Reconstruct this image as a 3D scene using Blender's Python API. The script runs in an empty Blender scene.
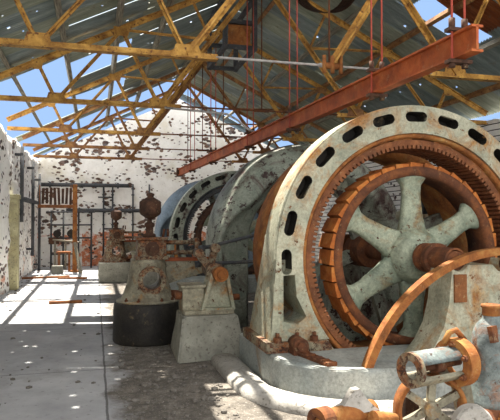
import bpy, bmesh, math, random
from mathutils import Vector, Matrix, noise
PI = math.pi
S = bpy.context.scene
COL = S.collection
rnd = random.Random(7)

# ------------------------------------------------------------------ materials
def lin(r, g, b):
    def f(c):
        c /= 255.0
        return c / 12.92 if c <= .04045 else ((c + .055) / 1.055) ** 2.4
    return (f(r), f(g), f(b), 1)

class NT:
    def __init__(self, name):
        self.m = bpy.data.materials.new(name)
        self.m.use_nodes = True
        self.t = self.m.node_tree
        self.b = self.t.nodes['Principled BSDF']
        self.out = self.t.nodes['Material Output']
        self.co = self.n('ShaderNodeTexCoord').outputs['Object']
    def n(self, ty, **kw):
        x = self.t.nodes.new(ty)
        for k, v in kw.items():
            setattr(x, k, v)
        return x
    def l(self, a, b):
        self.t.links.new(a, b)
    def noise(self, scale, detail=5, rough=.6, off=(0, 0, 0), sc=(1, 1, 1), dist=0):
        mp = self.n('ShaderNodeMapping')
        mp.inputs['Location'].default_value = off
        mp.inputs['Scale'].default_value = sc
        self.l(self.co, mp.inputs['Vector'])
        x = self.n('ShaderNodeTexNoise')
        x.inputs['Scale'].default_value = scale
        x.inputs['Detail'].default_value = detail
        x.inputs['Roughness'].default_value = rough
        x.inputs['Distortion'].default_value = dist
        self.l(mp.outputs[0], x.inputs['Vector'])
        return x.outputs['Fac']
    def ramp(self, fac, stops):
        x = self.n('ShaderNodeValToRGB')
        e = x.color_ramp.elements
        while len(e) < len(stops):
            e.new(.5)
        for i, (p, c) in enumerate(stops):
            e[i].position = p
            e[i].color = c if len(c) == 4 else (*c, 1)
        self.l(fac, x.inputs[0])
        return x.outputs[0]
    def mask(self, fac, lo, hi):
        x = self.n('ShaderNodeMapRange')
        x.inputs[1].default_value = lo
        x.inputs[2].default_value = hi
        self.l(fac, x.inputs[0])
        return x.outputs[0]
    def mix(self, fac, a, b, mode='MIX'):
        x = self.n('ShaderNodeMix', data_type='RGBA', blend_type=mode)
        if hasattr(fac, 'links'):
            self.l(fac, x.inputs[0])
        else:
            x.inputs[0].default_value = fac
        for v, i in ((a, 6), (b, 7)):
            if hasattr(v, 'links'):
                self.l(v, x.inputs[i])
            else:
                x.inputs[i].default_value = v
        return x.outputs[2]
    def math(self, op, a, b=0.0):
        x = self.n('ShaderNodeMath', operation=op)
        for v, i in ((a, 0), (b, 1)):
            if hasattr(v, 'links'):
                self.l(v, x.inputs[i])
            else:
                x.inputs[i].default_value = v
        return x.outputs[0]
    def xyz(self):
        x = self.n('ShaderNodeSeparateXYZ')
        self.l(self.co, x.inputs[0])
        return x.outputs
    def bump(self, h, strength=.4, dist=.02):
        x = self.n('ShaderNodeBump')
        x.inputs['Strength'].default_value = strength
        x.inputs['Distance'].default_value = dist
        self.l(h, x.inputs['Height'])
        self.l(x.outputs[0], self.b.inputs['Normal'])
    def done(self, col, rough=.75, metal=0.0, spec=.3):
        if hasattr(col, 'links'):
            self.l(col, self.b.inputs['Base Color'])
        else:
            self.b.inputs['Base Color'].default_value = col
        self.b.inputs['Roughness'].default_value = rough
        self.b.inputs['Metallic'].default_value = metal
        self.b.inputs['Specular IOR Level'].default_value = spec
        return self.m

RUST_D, RUST, RUST_O, RUST_Y = lin(54, 36, 28), lin(102, 62, 40), lin(148, 90, 48), lin(180, 138, 78)

def painted(name, c1, c2, chip, cover=.55, sc=3.0, rough=.6, chip2=RUST, chs=4.0, stain=-.02):
    """flaking paint over rusted iron: two paint tones, grime, rust stains and hard-edged chips"""
    k = NT(name)
    base = k.mix(k.mask(k.noise(sc * .8, 7, .7), .36, .62), c1, c2)
    gr = k.mask(k.noise(sc * .55, 7, .68, (2, 8, 5), (1, 1, .6), .8), .5, .72)
    base = k.mix(gr, base, k.mix(.45, base, lin(70, 64, 54)))
    st = k.mask(k.noise(sc * .9, 9, .72, (3, 1, 7), dist=.7), cover + stain, cover + stain + .14)
    c = k.mix(st, base, k.ramp(k.noise(sc * 6, 5), [(.32, chip2), (.62, chip)]))
    ch = k.mask(k.noise(sc * chs, 9, .74, (9, 4, 2)), cover + .045, cover + .07)
    c = k.mix(ch, c, k.ramp(k.noise(sc * 3, 4), [(.35, RUST_D), (.65, chip2)]))
    c = k.mix(k.mask(k.noise(34, 5, .7), .4, .72), c, k.mix(.42, c, (0.0, 0.0, 0.0, 1)))
    k.bump(k.math('ADD', k.math('MULTIPLY', ch, -.7), k.noise(45, 5)), .45, .014)
    return k.done(c, rough)

def rusty(name, stops, sc=5.0, rough=.85):
    k = NT(name)
    c = k.ramp(k.noise(sc, 9, .72, dist=.5), stops)
    c = k.mix(k.mask(k.noise(sc * .6, 7, .7, (7, 3, 1)), .48, .7), c, k.mix(.55, c, lin(52, 42, 36)))
    c = k.mix(k.mask(k.noise(sc * 4, 7, .75, (1, 9, 4)), .58, .68), c, k.mix(.35, c, lin(190, 170, 130)))
    k.bump(k.noise(sc * 10, 5), .4, .01)
    return k.done(c, rough)

M = {}
M['iron_paint'] = painted('pale_machine_paint', lin(204, 200, 174), lin(150, 154, 134), lin(178, 132, 72), .565, 2.3, .6, lin(140, 88, 46), 4.6, -.075)
M['green_paint'] = painted('grey_green_machine_paint', lin(176, 180, 164), lin(130, 140, 126), lin(92, 68, 60), .515, 2.2, .5, lin(70, 50, 48), 2.8)
M['base_paint'] = painted('grey_blue_bed_paint', lin(186, 188, 180), lin(146, 154, 152), lin(150, 120, 84), .62, 1.6)
M['spoke_paint'] = painted('spoke_paint', lin(172, 178, 154), lin(122, 134, 116), lin(150, 122, 74), .555, 3.4)
M['blue_paint'] = painted('blue_grey_machine_paint', lin(156, 172, 184), lin(118, 136, 150), lin(110, 90, 80), .62, 2.0)
M['valve_paint'] = painted('grey_valve_paint', lin(140, 150, 146), lin(96, 106, 106), RUST_O, .55, 6)
M['dirty_paint'] = painted('dirty_cream_paint', lin(178, 172, 148), lin(124, 118, 100), RUST_Y, .55, 4.5)
M['rust'] = rusty('brown_rust', [(.25, RUST_D), (.5, RUST), (.72, RUST_O)])
M['orange_rust'] = rusty('orange_rust', [(.28, lin(86, 52, 32)), (.5, lin(150, 92, 46)), (.74, RUST_Y)], 6)
M['worn'] = painted('mostly_rusted_paint', lin(170, 160, 132), lin(120, 112, 92), RUST_O, .47, 7)
M['pole_rust'] = rusty('bright_pole_rust', [(.28, lin(110, 62, 30)), (.5, lin(176, 100, 44)), (.74, lin(206, 146, 76))], 5)
M['dark_rust'] = rusty('dark_rust', [(.3, lin(44, 32, 28)), (.55, lin(84, 58, 44)), (.75, lin(116, 78, 54))], 7)
M['core_rust'] = rusty('core_rust', [(.3, lin(84, 50, 34)), (.55, lin(134, 84, 52)), (.75, lin(156, 104, 66))], 8)
M['red_beam'] = rusty('red_oxide', [(.25, lin(100, 46, 22)), (.5, lin(172, 86, 42)), (.75, lin(198, 122, 66))], 3, .6)
M['pink_beam'] = rusty('red_lead', [(.3, lin(150, 66, 54)), (.6, lin(190, 92, 76))], 4, .6)
M['black_iron_and_slot_shade'] = painted('black_tarred_iron_and_slot_shade', lin(56, 52, 46), lin(34, 32, 30), lin(150, 130, 96), .6, 4, .6, lin(90, 70, 50))
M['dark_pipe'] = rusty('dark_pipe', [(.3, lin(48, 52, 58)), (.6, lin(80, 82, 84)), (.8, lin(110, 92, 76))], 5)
M['cable'] = rusty('grey_cable', [(.3, lin(150, 146, 144)), (.7, lin(196, 192, 188))], 9)
def truss_mat(name, y, y2):
    k = NT(name)
    c = k.ramp(k.noise(3.5, 8, .7, dist=.5), [(.28, lin(92, 54, 28)), (.44, y2), (.6, y), (.78, lin(222, 186, 116))])
    c = k.mix(k.mask(k.noise(16, 5), .56, .66), c, RUST)
    k.bump(k.noise(50, 4), .3, .01)
    return k.done(c, .7)
M['truss'] = truss_mat('yellow_truss_paint', lin(206, 160, 80), lin(160, 116, 56))
M['truss_rust'] = truss_mat('rusted_truss_paint', lin(164, 122, 74), lin(124, 84, 52))
def timber():
    k = NT('weathered_timber')
    c = k.ramp(k.noise(6, 6, .6, sc=(8, .6, 8)), [(.3, lin(84, 80, 70)), (.55, lin(142, 136, 120)), (.75, lin(176, 170, 150))])
    k.bump(k.noise(10, 5, sc=(8, .5, 8)), .4, .01)
    return k.done(c, .9)
M['timber'] = timber()
M['brown_timber'] = rusty('brown_timber', [(.3, lin(96, 58, 34)), (.6, lin(150, 96, 56)), (.8, lin(176, 120, 74))], 6)
def sheet_mat(name, a, b, c_, hole=True):
    k = NT(name)
    col = k.ramp(k.noise(2.2, 7, .65, sc=(.5, 2.5, .5)), [(.3, a), (.55, b), (.75, c_)])
    col = k.mix(k.mask(k.noise(5, 7, .7, (4, 4, 1)), .6, .72), col, lin(110, 86, 66))
    k.done(col, .6, .05)
    if hole:   # nail holes rusted right through the sheet
        v = k.n('ShaderNodeTexVoronoi')
        v.inputs['Scale'].default_value = 3.2
        k.l(k.co, v.inputs['Vector'])
        hm = k.math('LESS_THAN', v.outputs['Distance'], .085)
        tr = k.n('ShaderNodeBsdfTransparent')
        mx = k.n('ShaderNodeMixShader')
        k.l(hm, mx.inputs[0]); k.l(k.b.outputs[0], mx.inputs[1]); k.l(tr.outputs[0], mx.inputs[2])
        k.l(mx.outputs[0], k.out.inputs['Surface'])
    return k.m
M['sheet_grey'] = sheet_mat('zinc_sheet', lin(118, 126, 110), lin(150, 156, 140), lin(196, 196, 182))
M['sheet_blue'] = sheet_mat('bluish_zinc_sheet', lin(104, 116, 116), lin(134, 146, 144), lin(178, 184, 180))
M['sheet_rust'] = sheet_mat('rusted_zinc_sheet', lin(84, 46, 26), lin(124, 66, 34), lin(150, 92, 52), False)
def concrete(name, a, b, sc=3):
    k = NT(name)
    c = k.ramp(k.noise(sc, 9, .7), [(.3, a), (.7, b)])
    c = k.mix(k.mask(k.noise(sc * 9, 6), .56, .7), c, lin(94, 88, 78))
    c = k.mix(k.mask(k.noise(sc * .7, 8, .7, (4, 4, 4)), .46, .66), c, k.mix(.5, c, lin(84, 80, 72)))
    k.bump(k.noise(30, 6), .4, .015)
    return k.done(c, .9)
M['concrete'] = concrete('grey_concrete', lin(128, 128, 118), lin(170, 168, 154))
M['kerb'] = concrete('pale_kerb_concrete_and_sunlit_parts', lin(168, 164, 156), lin(204, 200, 192))
M['plaster_yellow'] = concrete('pale_yellow_plaster', lin(160, 152, 112), lin(204, 198, 160))
M['rubble'] = concrete('rubble_stone', lin(80, 75, 70), lin(136, 130, 122), 14)
def floor_mat():
    k = NT('floor_concrete_and_dirt')
    x, y, z = k.xyz()
    conc = k.ramp(k.noise(1.1, 9, .68), [(.3, lin(150, 150, 152)), (.7, lin(190, 190, 190))])
    conc = k.mix(k.mask(k.noise(14, 6, .7), .58, .7), conc, lin(130, 128, 126))
    conc = k.mix(k.mask(k.noise(.9, 6, .6, (5, 2, 0)), .56, .74), conc, lin(126, 122, 116))
    dirt = k.ramp(k.noise(5, 10, .78), [(.28, lin(58, 54, 50)), (.5, lin(104, 98, 90)), (.72, lin(150, 142, 132))])
    dirt = k.mix(k.mask(k.noise(38, 5, .7), .58, .66), dirt, lin(176, 170, 160))
    edge = k.math('ADD', x, k.math('MULTIPLY', k.math('SUBTRACT', k.noise(1.4, 7, .65), .5), 1.3))
    dm = k.mask(edge, .14, .36)
    col = k.mix(dm, conc, dirt)
    ln = k.math('LESS_THAN', k.math('ABSOLUTE', k.math('ADD', k.math('SUBTRACT', x, .11), k.math('MULTIPLY', k.math('SUBTRACT', k.noise(2.5, 4), .5), .03))), .011)
    ym = k.math('ABSOLUTE', k.math('SUBTRACT', k.math('FRACT', k.math('DIVIDE', y, 2.6)), .5))
    l2 = k.math('MULTIPLY', k.math('LESS_THAN', ym, .003), k.math('LESS_THAN', x, .1))
    col = k.mix(k.math('MULTIPLY', k.math('MAXIMUM', ln, l2), .75), col, lin(70, 68, 66))
    h = k.math('ADD', k.math('MULTIPLY', k.noise(26, 6), k.math('ADD', .15, dm)), k.math('MULTIPLY', ln, -.8))
    k.bump(h, .55, .03)
    return k.done(col, .92)
M['floor'] = floor_mat()
def wall_mat(name, dado, thr, courses=False, patch=.5):
    """old lime wash over rubble stone; stones show where the wash has fallen off; red dado band low down"""
    k = NT(name)
    x, y, z = k.xyz()
    wash = k.ramp(k.noise(2.4, 8, .7), [(.3, lin(226, 223, 216)), (.55, lin(244, 242, 236)), (.75, lin(250, 249, 245))])
    wash = k.mix(k.mask(k.noise(.8, 5, .6, (2, 7, 1)), .55, .75), wash, lin(214, 206, 184))
    v = k.n('ShaderNodeTexVoronoi')
    mp = k.n('ShaderNodeMapping'); mp.inputs['Scale'].default_value = (1, 1, 1.7)
    k.l(k.co, mp.inputs['Vector']); k.l(mp.outputs[0], v.inputs['Vector'])
    v.inputs['Scale'].default_value = 5.2
    stone = k.ramp(v.outputs['Color'], [(.2, lin(78, 64, 58)), (.5, lin(124, 98, 82)), (.8, lin(108, 104, 104))])
    cell = k.math('SUBTRACT', k.math('ADD', k.noise(2.0, 4, .6, (1, 3, 8)), k.math('MULTIPLY', k.noise(9, 5, .7), .35)), k.math('MULTIPLY', v.outputs['Distance'], .42))
    sm = k.mask(cell, thr, thr + .03)
    band = k.math('ADD', z, k.math('MULTIPLY', k.math('SUBTRACT', k.noise(3, 5, .7), .5), .8))
    red = k.ramp(k.noise(4, 7, .7), [(.42, lin(226, 214, 200)), (.5, lin(204, 124, 88)), (.75, lin(220, 150, 110))])
    wash = k.mix(k.math('MULTIPLY', k.math('LESS_THAN', band, dado), k.mask(k.math('ADD', k.noise(.9, 6, .65, (6, 2, 2)), k.math('MULTIPLY', k.math('GREATER_THAN', x, -.45), .12)), patch, patch + .05)), wash, red)
    col = k.mix(sm, wash, stone)
    h = k.math('ADD', k.math('MULTIPLY', sm, -1.0), k.math('MULTIPLY', k.noise(14, 6), .6))
    if courses:
        f = k.math('FRACT', k.math('MULTIPLY', z, 7.5))
        f = k.math('ABSOLUTE', k.math('SUBTRACT', f, .5))
        h = k.math('ADD', h, k.math('MULTIPLY', k.math('LESS_THAN', f, .08), -1.5))
        col = k.mix(k.math('LESS_THAN', f, .08), col, lin(70, 64, 58))
    k.bump(h, .7, .05)
    return k.done(col, .95)
M['wall_back'] = wall_mat('limewashed_rubble_back', 1.2, .535, False, .54)
M['wall_left'] = wall_mat('limewashed_rubble_left', 1.2, .55, False, .55)
M['wall_right'] = wall_mat('coursed_rubble_right', -1, .62, True)

# ------------------------------------------------------------------ mesh helpers
def V(*a):
    return Vector(a[0]) if len(a) == 1 else Vector(a)

def frame_of(d, up=None):
    d = V(d).normalized()
    up = V(up) if up is not None else (V(0, 0, 1) if abs(d.z) < .95 else V(0, 1, 0))
    a = d.cross(up).normalized()
    b = a.cross(d).normalized()
    return d, a, b

def box(bm, c, s, rot=None, taper=1.0, bev=0):
    vs = []
    for z in (-1, 1):
        t = taper if z > 0 else 1
        for x, y in ((-1, -1), (1, -1), (1, 1), (-1, 1)):
            p = V(x * s[0] / 2 * t, y * s[1] / 2 * t, z * s[2] / 2)
            if rot is not None:
                p = rot @ p
            vs.append(bm.verts.new(p + V(c)))
    fs = [(3, 2, 1, 0), (4, 5, 6, 7), (0, 1, 5, 4), (1, 2, 6, 5), (2, 3, 7, 6), (3, 0, 4, 7)]
    faces = [bm.faces.new([vs[i] for i in f]) for f in fs]
    if bev:
        es = list({e for f in faces for e in f.edges})
        bmesh.ops.bevel(bm, geom=es, offset=bev, segments=2, affect='EDGES', profile=.5)

def bar(bm, p0, p1, w, h, up=None):
    p0, p1 = V(p0), V(p1)
    d, a, b = frame_of(p1 - p0, up)
    vs = [bm.verts.new(p + a * x * w / 2 + b * y * h / 2) for p in (p0, p1) for x, y in ((-1, -1), (1, -1), (1, 1), (-1, 1))]
    for f in ((3, 2, 1, 0), (4, 5, 6, 7), (0, 1, 5, 4), (1, 2, 6, 5), (2, 3, 7, 6), (3, 0, 4, 7)):
        bm.faces.new([vs[i] for i in f])

def tee(bm, p0, p1, w, h, t=.014, up=None, flip=1):
    """a double-angle (tee) bar: a flange plate and a web plate"""
    p0, p1 = V(p0), V(p1)
    d, a, b = frame_of(p1 - p0, up)
    bar(bm, p0 + b * flip * h / 2, p1 + b * flip * h / 2, w, t, up)
    bar(bm, p0, p1, t * 1.6, h, up)

def tube(bm, pts, r, seg=8, closed=False):
    pts = [V(p) for p in pts]
    n = len(pts)
    rings = []
    a_prev = None
    for i, p in enumerate(pts):
        if closed:
            d = pts[(i + 1) % n] - pts[i - 1]
        else:
            d = pts[min(i + 1, n - 1)] - pts[max(i - 1, 0)]
        d.normalize()
        if a_prev is None:
            _, a, b = frame_of(d)
        else:
            a = (a_prev - d * a_prev.dot(d)).normalized()
            b = a.cross(d)
        a_prev = a
        rr = r[i] if isinstance(r, (list, tuple)) else r
        rings.append([bm.verts.new(p + (a * math.cos(2 * PI * k / seg) + b * math.sin(2 * PI * k / seg)) * rr) for k in range(seg)])
    for i in range(n if closed else n - 1):
        A, B = rings[i], rings[(i + 1) % n]
        for k in range(seg):
            f = bm.faces.new((A[k], A[(k + 1) % seg], B[(k + 1) % seg], B[k])); f.smooth = True
    if not closed:
        bm.faces.new(rings[0][::-1]); bm.faces.new(rings[-1])

def cyl(bm, p0, p1, r0, r1=None, seg=20, smooth=True):
    r1 = r0 if r1 is None else r1
    p0, p1 = V(p0), V(p1)
    d, a, b = frame_of(p1 - p0)
    R = [[bm.verts.new(p + (a * math.cos(2 * PI * k / seg) + b * math.sin(2 * PI * k / seg)) * r) for k in range(seg)] for p, r in ((p0, r0), (p1, r1))]
    for k in range(seg):
        f = bm.faces.new((R[0][k], R[0][(k + 1) % seg], R[1][(k + 1) % seg], R[1][k])); f.smooth = smooth
    bm.faces.new(R[0][::-1]); bm.faces.new(R[1])

def lathe(bm, prof, o, axis=(0, 0, 1), seg=32, smooth=True, closed=False, a0=0, a1=2 * PI):
    """revolve (radius, height) pairs round an axis through o; closed joins last to first (a ring section)"""
    d, a, b = frame_of(axis)
    o = V(o)
    full = abs(a1 - a0 - 2 * PI) < 1e-6
    ns = seg if full else seg + 1
    rows = []
    for r, h in prof:
        if r < 1e-6:
            rows.append([bm.verts.new(o + d * h)])
        else:
            rows.append([bm.verts.new(o + d * h + (a * math.cos(a0 + (a1 - a0) * k / seg) + b * math.sin(a0 + (a1 - a0) * k / seg)) * r) for k in range(ns)])
    m = len(rows)
    for i in range(m if closed else m - 1):
        A, B = rows[i], rows[(i + 1) % m]
        for k in range(seg):
            k2 = (k + 1) % ns
            if len(A) == 1 and len(B) == 1:
                continue
            if len(A) == 1:
                f = bm.faces.new((A[0], B[k2], B[k]))
            elif len(B) == 1:
                f = bm.faces.new((A[k], A[k2], B[0]))
            else:
                f = bm.faces.new((A[k], A[k2], B[k2], B[k]))
            f.smooth = smooth
    if not closed and full:
        if len(rows[0]) > 1: bm.faces.new(rows[0][::-1])
        if len(rows[-1]) > 1: bm.faces.new(rows[-1])
    if not full and closed:
        bm.faces.new([r[0] for r in rows]); bm.faces.new([r[-1] for r in rows][::-1])

def prism(bm, poly, lo, hi, plane='xz', bev=0):
    def pt(u, v, w):
        return V(u, w, v) if plane == 'xz' else (V(u, v, w) if plane == 'xy' else V(w, u, v))
    A = [bm.verts.new(pt(u, v, lo)) for u, v in poly]
    B = [bm.verts.new(pt(u, v, hi)) for u, v in poly]
    n = len(poly)
    top = None
    fs = [bm.faces.new(A[::-1]), bm.faces.new(B)]
    for k in range(n):
        fs.append(bm.faces.new((A[k], A[(k + 1) % n], B[(k + 1) % n], B[k])))
    if bev:
        es = [e for e in fs[1].edges]
        bmesh.ops.bevel(bm, geom=es, offset=bev, segments=4, affect='EDGES', profile=.5)

def hexbolt(bm, p, axis, r=.035, h=.03, stud=True):
    p, d = V(p), V(axis).normalized()
    cyl(bm, p - d * .004, p + d * h, r, r, 6, False)
    if stud:
        cyl(bm, p + d * (h - .002), p + d * h * 1.9, r * .5, r * .48, 8)

def worigin(p):
    o = V(0, 0, 0)
    while p is not None:
        o += p.location
        p = p.parent
    return o

def link(name, me, m, parent=None, loc=None):
    o = bpy.data.objects.new(name, me)
    COL.objects.link(o)
    if parent is not None:
        me.transform(Matrix.Translation(-worigin(parent)))
        o.parent = parent
    elif loc is not None:
        me.transform(Matrix.Translation(-V(loc)))
        o.location = V(loc)
    if m is not None and not me.materials:
        me.materials.append(m)
    return o

def obj(name, bm, m, parent=None, loc=None):
    bmesh.ops.recalc_face_normals(bm, faces=bm.faces)
    me = bpy.data.meshes.new(name)
    bm.to_mesh(me); bm.free()
    return link(name, me, m, parent, loc)

def cut(bm, cutter):
    """boolean difference of two bmeshes -> a new bmesh"""
    for b in (bm, cutter):
        bmesh.ops.recalc_face_normals(b, faces=b.faces)
    ms = []
    for b in (bm, cutter):
        me = bpy.data.meshes.new('tmp'); b.to_mesh(me); b.free()
        o = bpy.data.objects.new('tmp', me); COL.objects.link(o); ms.append(o)
    md = ms[0].modifiers.new('b', 'BOOLEAN'); md.operation = 'DIFFERENCE'; md.object = ms[1]; md.solver = 'EXACT'
    dg = bpy.context.evaluated_depsgraph_get()
    res = bpy.data.meshes.new_from_object(ms[0].evaluated_get(dg))
    out = bmesh.new(); out.from_mesh(res)
    for o in ms:
        me = o.data; bpy.data.objects.remove(o); bpy.data.meshes.remove(me)
    bpy.data.meshes.remove(res)
    return out

def tag(o, label, cat, group=None):
    o['label'] = label; o['category'] = cat
    if group: o['group'] = group
    return o

def thing(name, label, cat, loc, group=None):
    o = bpy.data.objects.new(name, None); COL.objects.link(o)
    o.location = loc; o.empty_display_size = .1
    return tag(o, label, cat, group)

def struct(name, bm, m, parent=None):
    o = obj(name, bm, m, parent)
    if parent is None: o['kind'] = 'structure'
    return o

def dup(root, dloc, label, group=None):
    def cp(o, parent):
        c = o.copy(); COL.objects.link(c)
        if parent is not None: c.parent = parent
        for ch in o.children: cp(ch, c)
        return c
    r = cp(root, None)
    r.location = root.location + V(dloc)
    r['label'] = label
    if group: r['group'] = group
    return r
B = bmesh.new

# ------------------------------------------------------------------ the building
WL, WR, YB = -1.95, 8.1, 21.8          # left wall, right wall, back wall
RIDGE = (WL + WR) / 2                    # 3.075
def chord_z(x):                          # truss top chord
    return 4.86 + .49 * (x if x <= RIDGE else 2 * RIDGE - x)
def roof_z(x):
    return chord_z(x) + .17
# floor with two machine pits
bm = B()
def rect(x0, x1, y0, y1, z=0):
    bm.faces.new([bm.verts.new(p) for p in ((x0, y0, z), (x1, y0, z), (x1, y1, z), (x0, y1, z))])
xs = [-14, 1.95, 4.65, 14]
ys = [-10, 5.36, 7.06, 13.46, 15.16, 24]
for i in range(3):
    for j in range(5):
        if i == 1 and j in (1, 3):
            x0, x1, y0, y1 = xs[i], xs[i + 1], ys[j], ys[j + 1]
            rect(x0, x1, y0, y1, -.35)
            for a, b in (((x0, y0), (x1, y0)), ((x1, y0), (x1, y1)), ((x1, y1), (x0, y1)), ((x0, y1), (x0, y0))):
                bm.faces.new([bm.verts.new(p) for p in ((*a, -.35), (*b, -.35), (*b, 0), (*a, 0))])
        else:
            rect(xs[i], xs[i + 1], ys[j], ys[j + 1])
bmesh.ops.remove_doubles(bm, verts=bm.verts, dist=1e-4)
struct('floor', bm, M['floor'])

# back gable wall
bm = B()
prism(bm, [(WL - .35, -.05), (WR + .35, -.05), (WR + .35, 3.75), (RIDGE, 6.28), (WL - .35, 3.75)], YB, YB + .4)
struct('wall_back', bm, M['wall_back'])
# left wall: a rough thick wall with an uneven face and broken top
def rough_wall(x, s, y0, y1, top, amp, seed):
    bm = B()
    ny, nz = int((y1 - y0) / .16), 26
    g = []
    for j in range(ny + 1):
        row = []
        y = y0 + (y1 - y0) * j / ny
        tp = top + .14 * noise.noise(V(y * .8, seed, 0)) + .06 * noise.noise(V(y * 4, seed, 3))
        for i in range(nz + 1):
            z = -.05 + (tp + .05) * i / nz
            d = amp * (noise.noise(V(y * .9, z * .9, seed)) + .6 * noise.noise(V(y * 3, z * 3, seed + 4)) + .35 * noise.noise(V(y * 8, z * 8, seed + 9)))
            row.append(bm.verts.new((x + s * d, y, z)))
        g.append(row)
    for j in range(ny):
        for i in range(nz):
            bm.faces.new((g[j][i], g[j + 1][i], g[j + 1][i + 1], g[j][i + 1])).smooth = True
    ext = []
    for j in range(ny + 1):
        t = g[j][-1].co
        ext.append((bm.verts.new((x - s * .45, t.y, t.z)), bm.verts.new((x - s * .45, t.y, -.05))))
    for j in range(ny):
        bm.faces.new((g[j][-1], g[j + 1][-1], ext[j + 1][0], ext[j][0]))
        bm.faces.new((ext[j][0], ext[j + 1][0], ext[j + 1][1], ext[j][1]))
    for j in (0, ny):
        bm.faces.new(g[j] + [ext[j][0], ext[j][1]])
    return bm
struct('wall_left', rough_wall(WL, 1, .5, YB + .1, 3.66, .09, 1.7), M['wall_left'])
struct('wall_right', rough_wall(WR, -1, 1.5, YB + .1, 3.70, .07, 8.3), M['wall_right'])
# pilaster against the left wall
bm = B(); box(bm, (WL + .05, 14.7, 1.1), (.3, .3, 2.2), bev=.02); box(bm, (WL + .05, 14.7, 2.2), (.34, .36, .1), bev=.01)
struct('trim_1', bm, M['plaster_yellow'])

# roof sheets: corrugated zinc, each sheet its own strip; many slipped, torn or gone
def sheet(bm, side, y, w, u0, u1, lift, tilt, mi, sag=0.0):
    """u is distance along slope in x from the eave; corrugations run down the slope"""
    n = int(w / .019)
    nu = 5
    g = []
    for j in range(n + 1):
        yy = y + w * j / n
        row = []
        for i in range(nu + 1):
            u = u0 + (u1 - u0) * i / nu
            x = WL - .25 + u if side < 0 else WR + .25 - u
            z = roof_z(x) + lift + tilt * (yy - y) + .015 * math.sin(2 * PI * (yy - y) / .076) - sag * math.sin(PI * i / nu) * (j / n)
            row.append(bm.verts.new((x, yy, z)))
        g.append(row)
    for j in range(n):
        for i in range(nu):
            f = bm.faces.new((g[j][i], g[j + 1][i], g[j + 1][i + 1], g[j][i + 1])); f.smooth = True; f.material_index = mi
SPAN = RIDGE - WL + .25                 # 5.275
def roof(side, holes, gap, seed, y0, y1):
    rr = random.Random(seed)
    bm = B()
    rows = [(0, 1.8), (1.65, 3.1), (2.95, SPAN + .06)]
    for ri, (a, b) in enumerate(rows):
        y = y0
        while y < y1:
            w = .76
            mid = ((a + b) / 2, y + w / 2)
            drop = any(h[0] <= mid[0] <= h[1] and h[2] <= mid[1] <= h[3] and rr.random() < h[4] for h in holes)
            if not drop:
                mi = rr.choice([0, 0, 0, 1, 1])
                if rr.random() < .04: mi = 2
                sheet(bm, side, y + rr.uniform(-.01, .01), w - rr.random() * (gap * (2.6 if side < 0 and ri < 2 and rr.random() < .5 else 1) if y > 9 else .02), a + rr.uniform(-.06, .06), b + rr.uniform(-.08, .06),
                      .03 * ri * .6 + rr.uniform(0, .015), rr.uniform(-.025, .03), mi, rr.choice([0, 0, .02, .05]))
            y += .74
    o = obj('ceiling_left' if side < 0 else 'ceiling_right', bm, None)
    for m in ('sheet_grey', 'sheet_blue', 'sheet_rust'): o.data.materials.append(M[m])
    o['kind'] = 'structure'
    return o
# holes: (u0, u1, y0, y1, chance); front and far-back ones added for light on machines and gable
HL = [(0, 2.0, 11.8, 17.0, .8), (0, 2.0, 17.0, 19.0, .45), (1.6, 3.2, 12.5, 19, .28), (3.9, 5.3, 4.4, 7.6, 1.0), (0, 5.3, 18.9, 22, 1.0)]
HR = [(1.6, 3.2, 8.7, 9.5, 1.0), (0, 5.3, 20.2, 22, .9)]
roof(-1, HL, .075, 3, 1.8, YB)
roof(1, HR, .03, 5, 1.8, YB)

# purlins
k = 0
PLN = ['lowest', 'second', 'third', 'fourth', 'topmost']
for side, nm in ((-1, 'left'), (1, 'right')):
    for i, u in enumerate((.5, 1.42, 2.34, 3.26, 4.5)):
        x = WL + u if side < 0 else WR - u
        bm = B()
        box(bm, (x, (1.8 + YB) / 2, chord_z(x) + .105), (.075, YB - 1.8, .1), Matrix.Rotation(-math.atan(.49) if side < 0 else math.atan(.49), 3, 'Y'))
        o = obj('roof_purlin', bm, M['timber'] if side < 0 or i % 2 else M['truss_rust'], loc=(x, (1.8 + YB) / 2, chord_z(x)))
        tag(o, f'long {"grey timber" if side < 0 or i % 2 else "yellowish rusted"} purlin under the {nm} roof slope, {PLN[i]} from the eave', 'roof beam', 'purlins under the corrugated roof')

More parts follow.
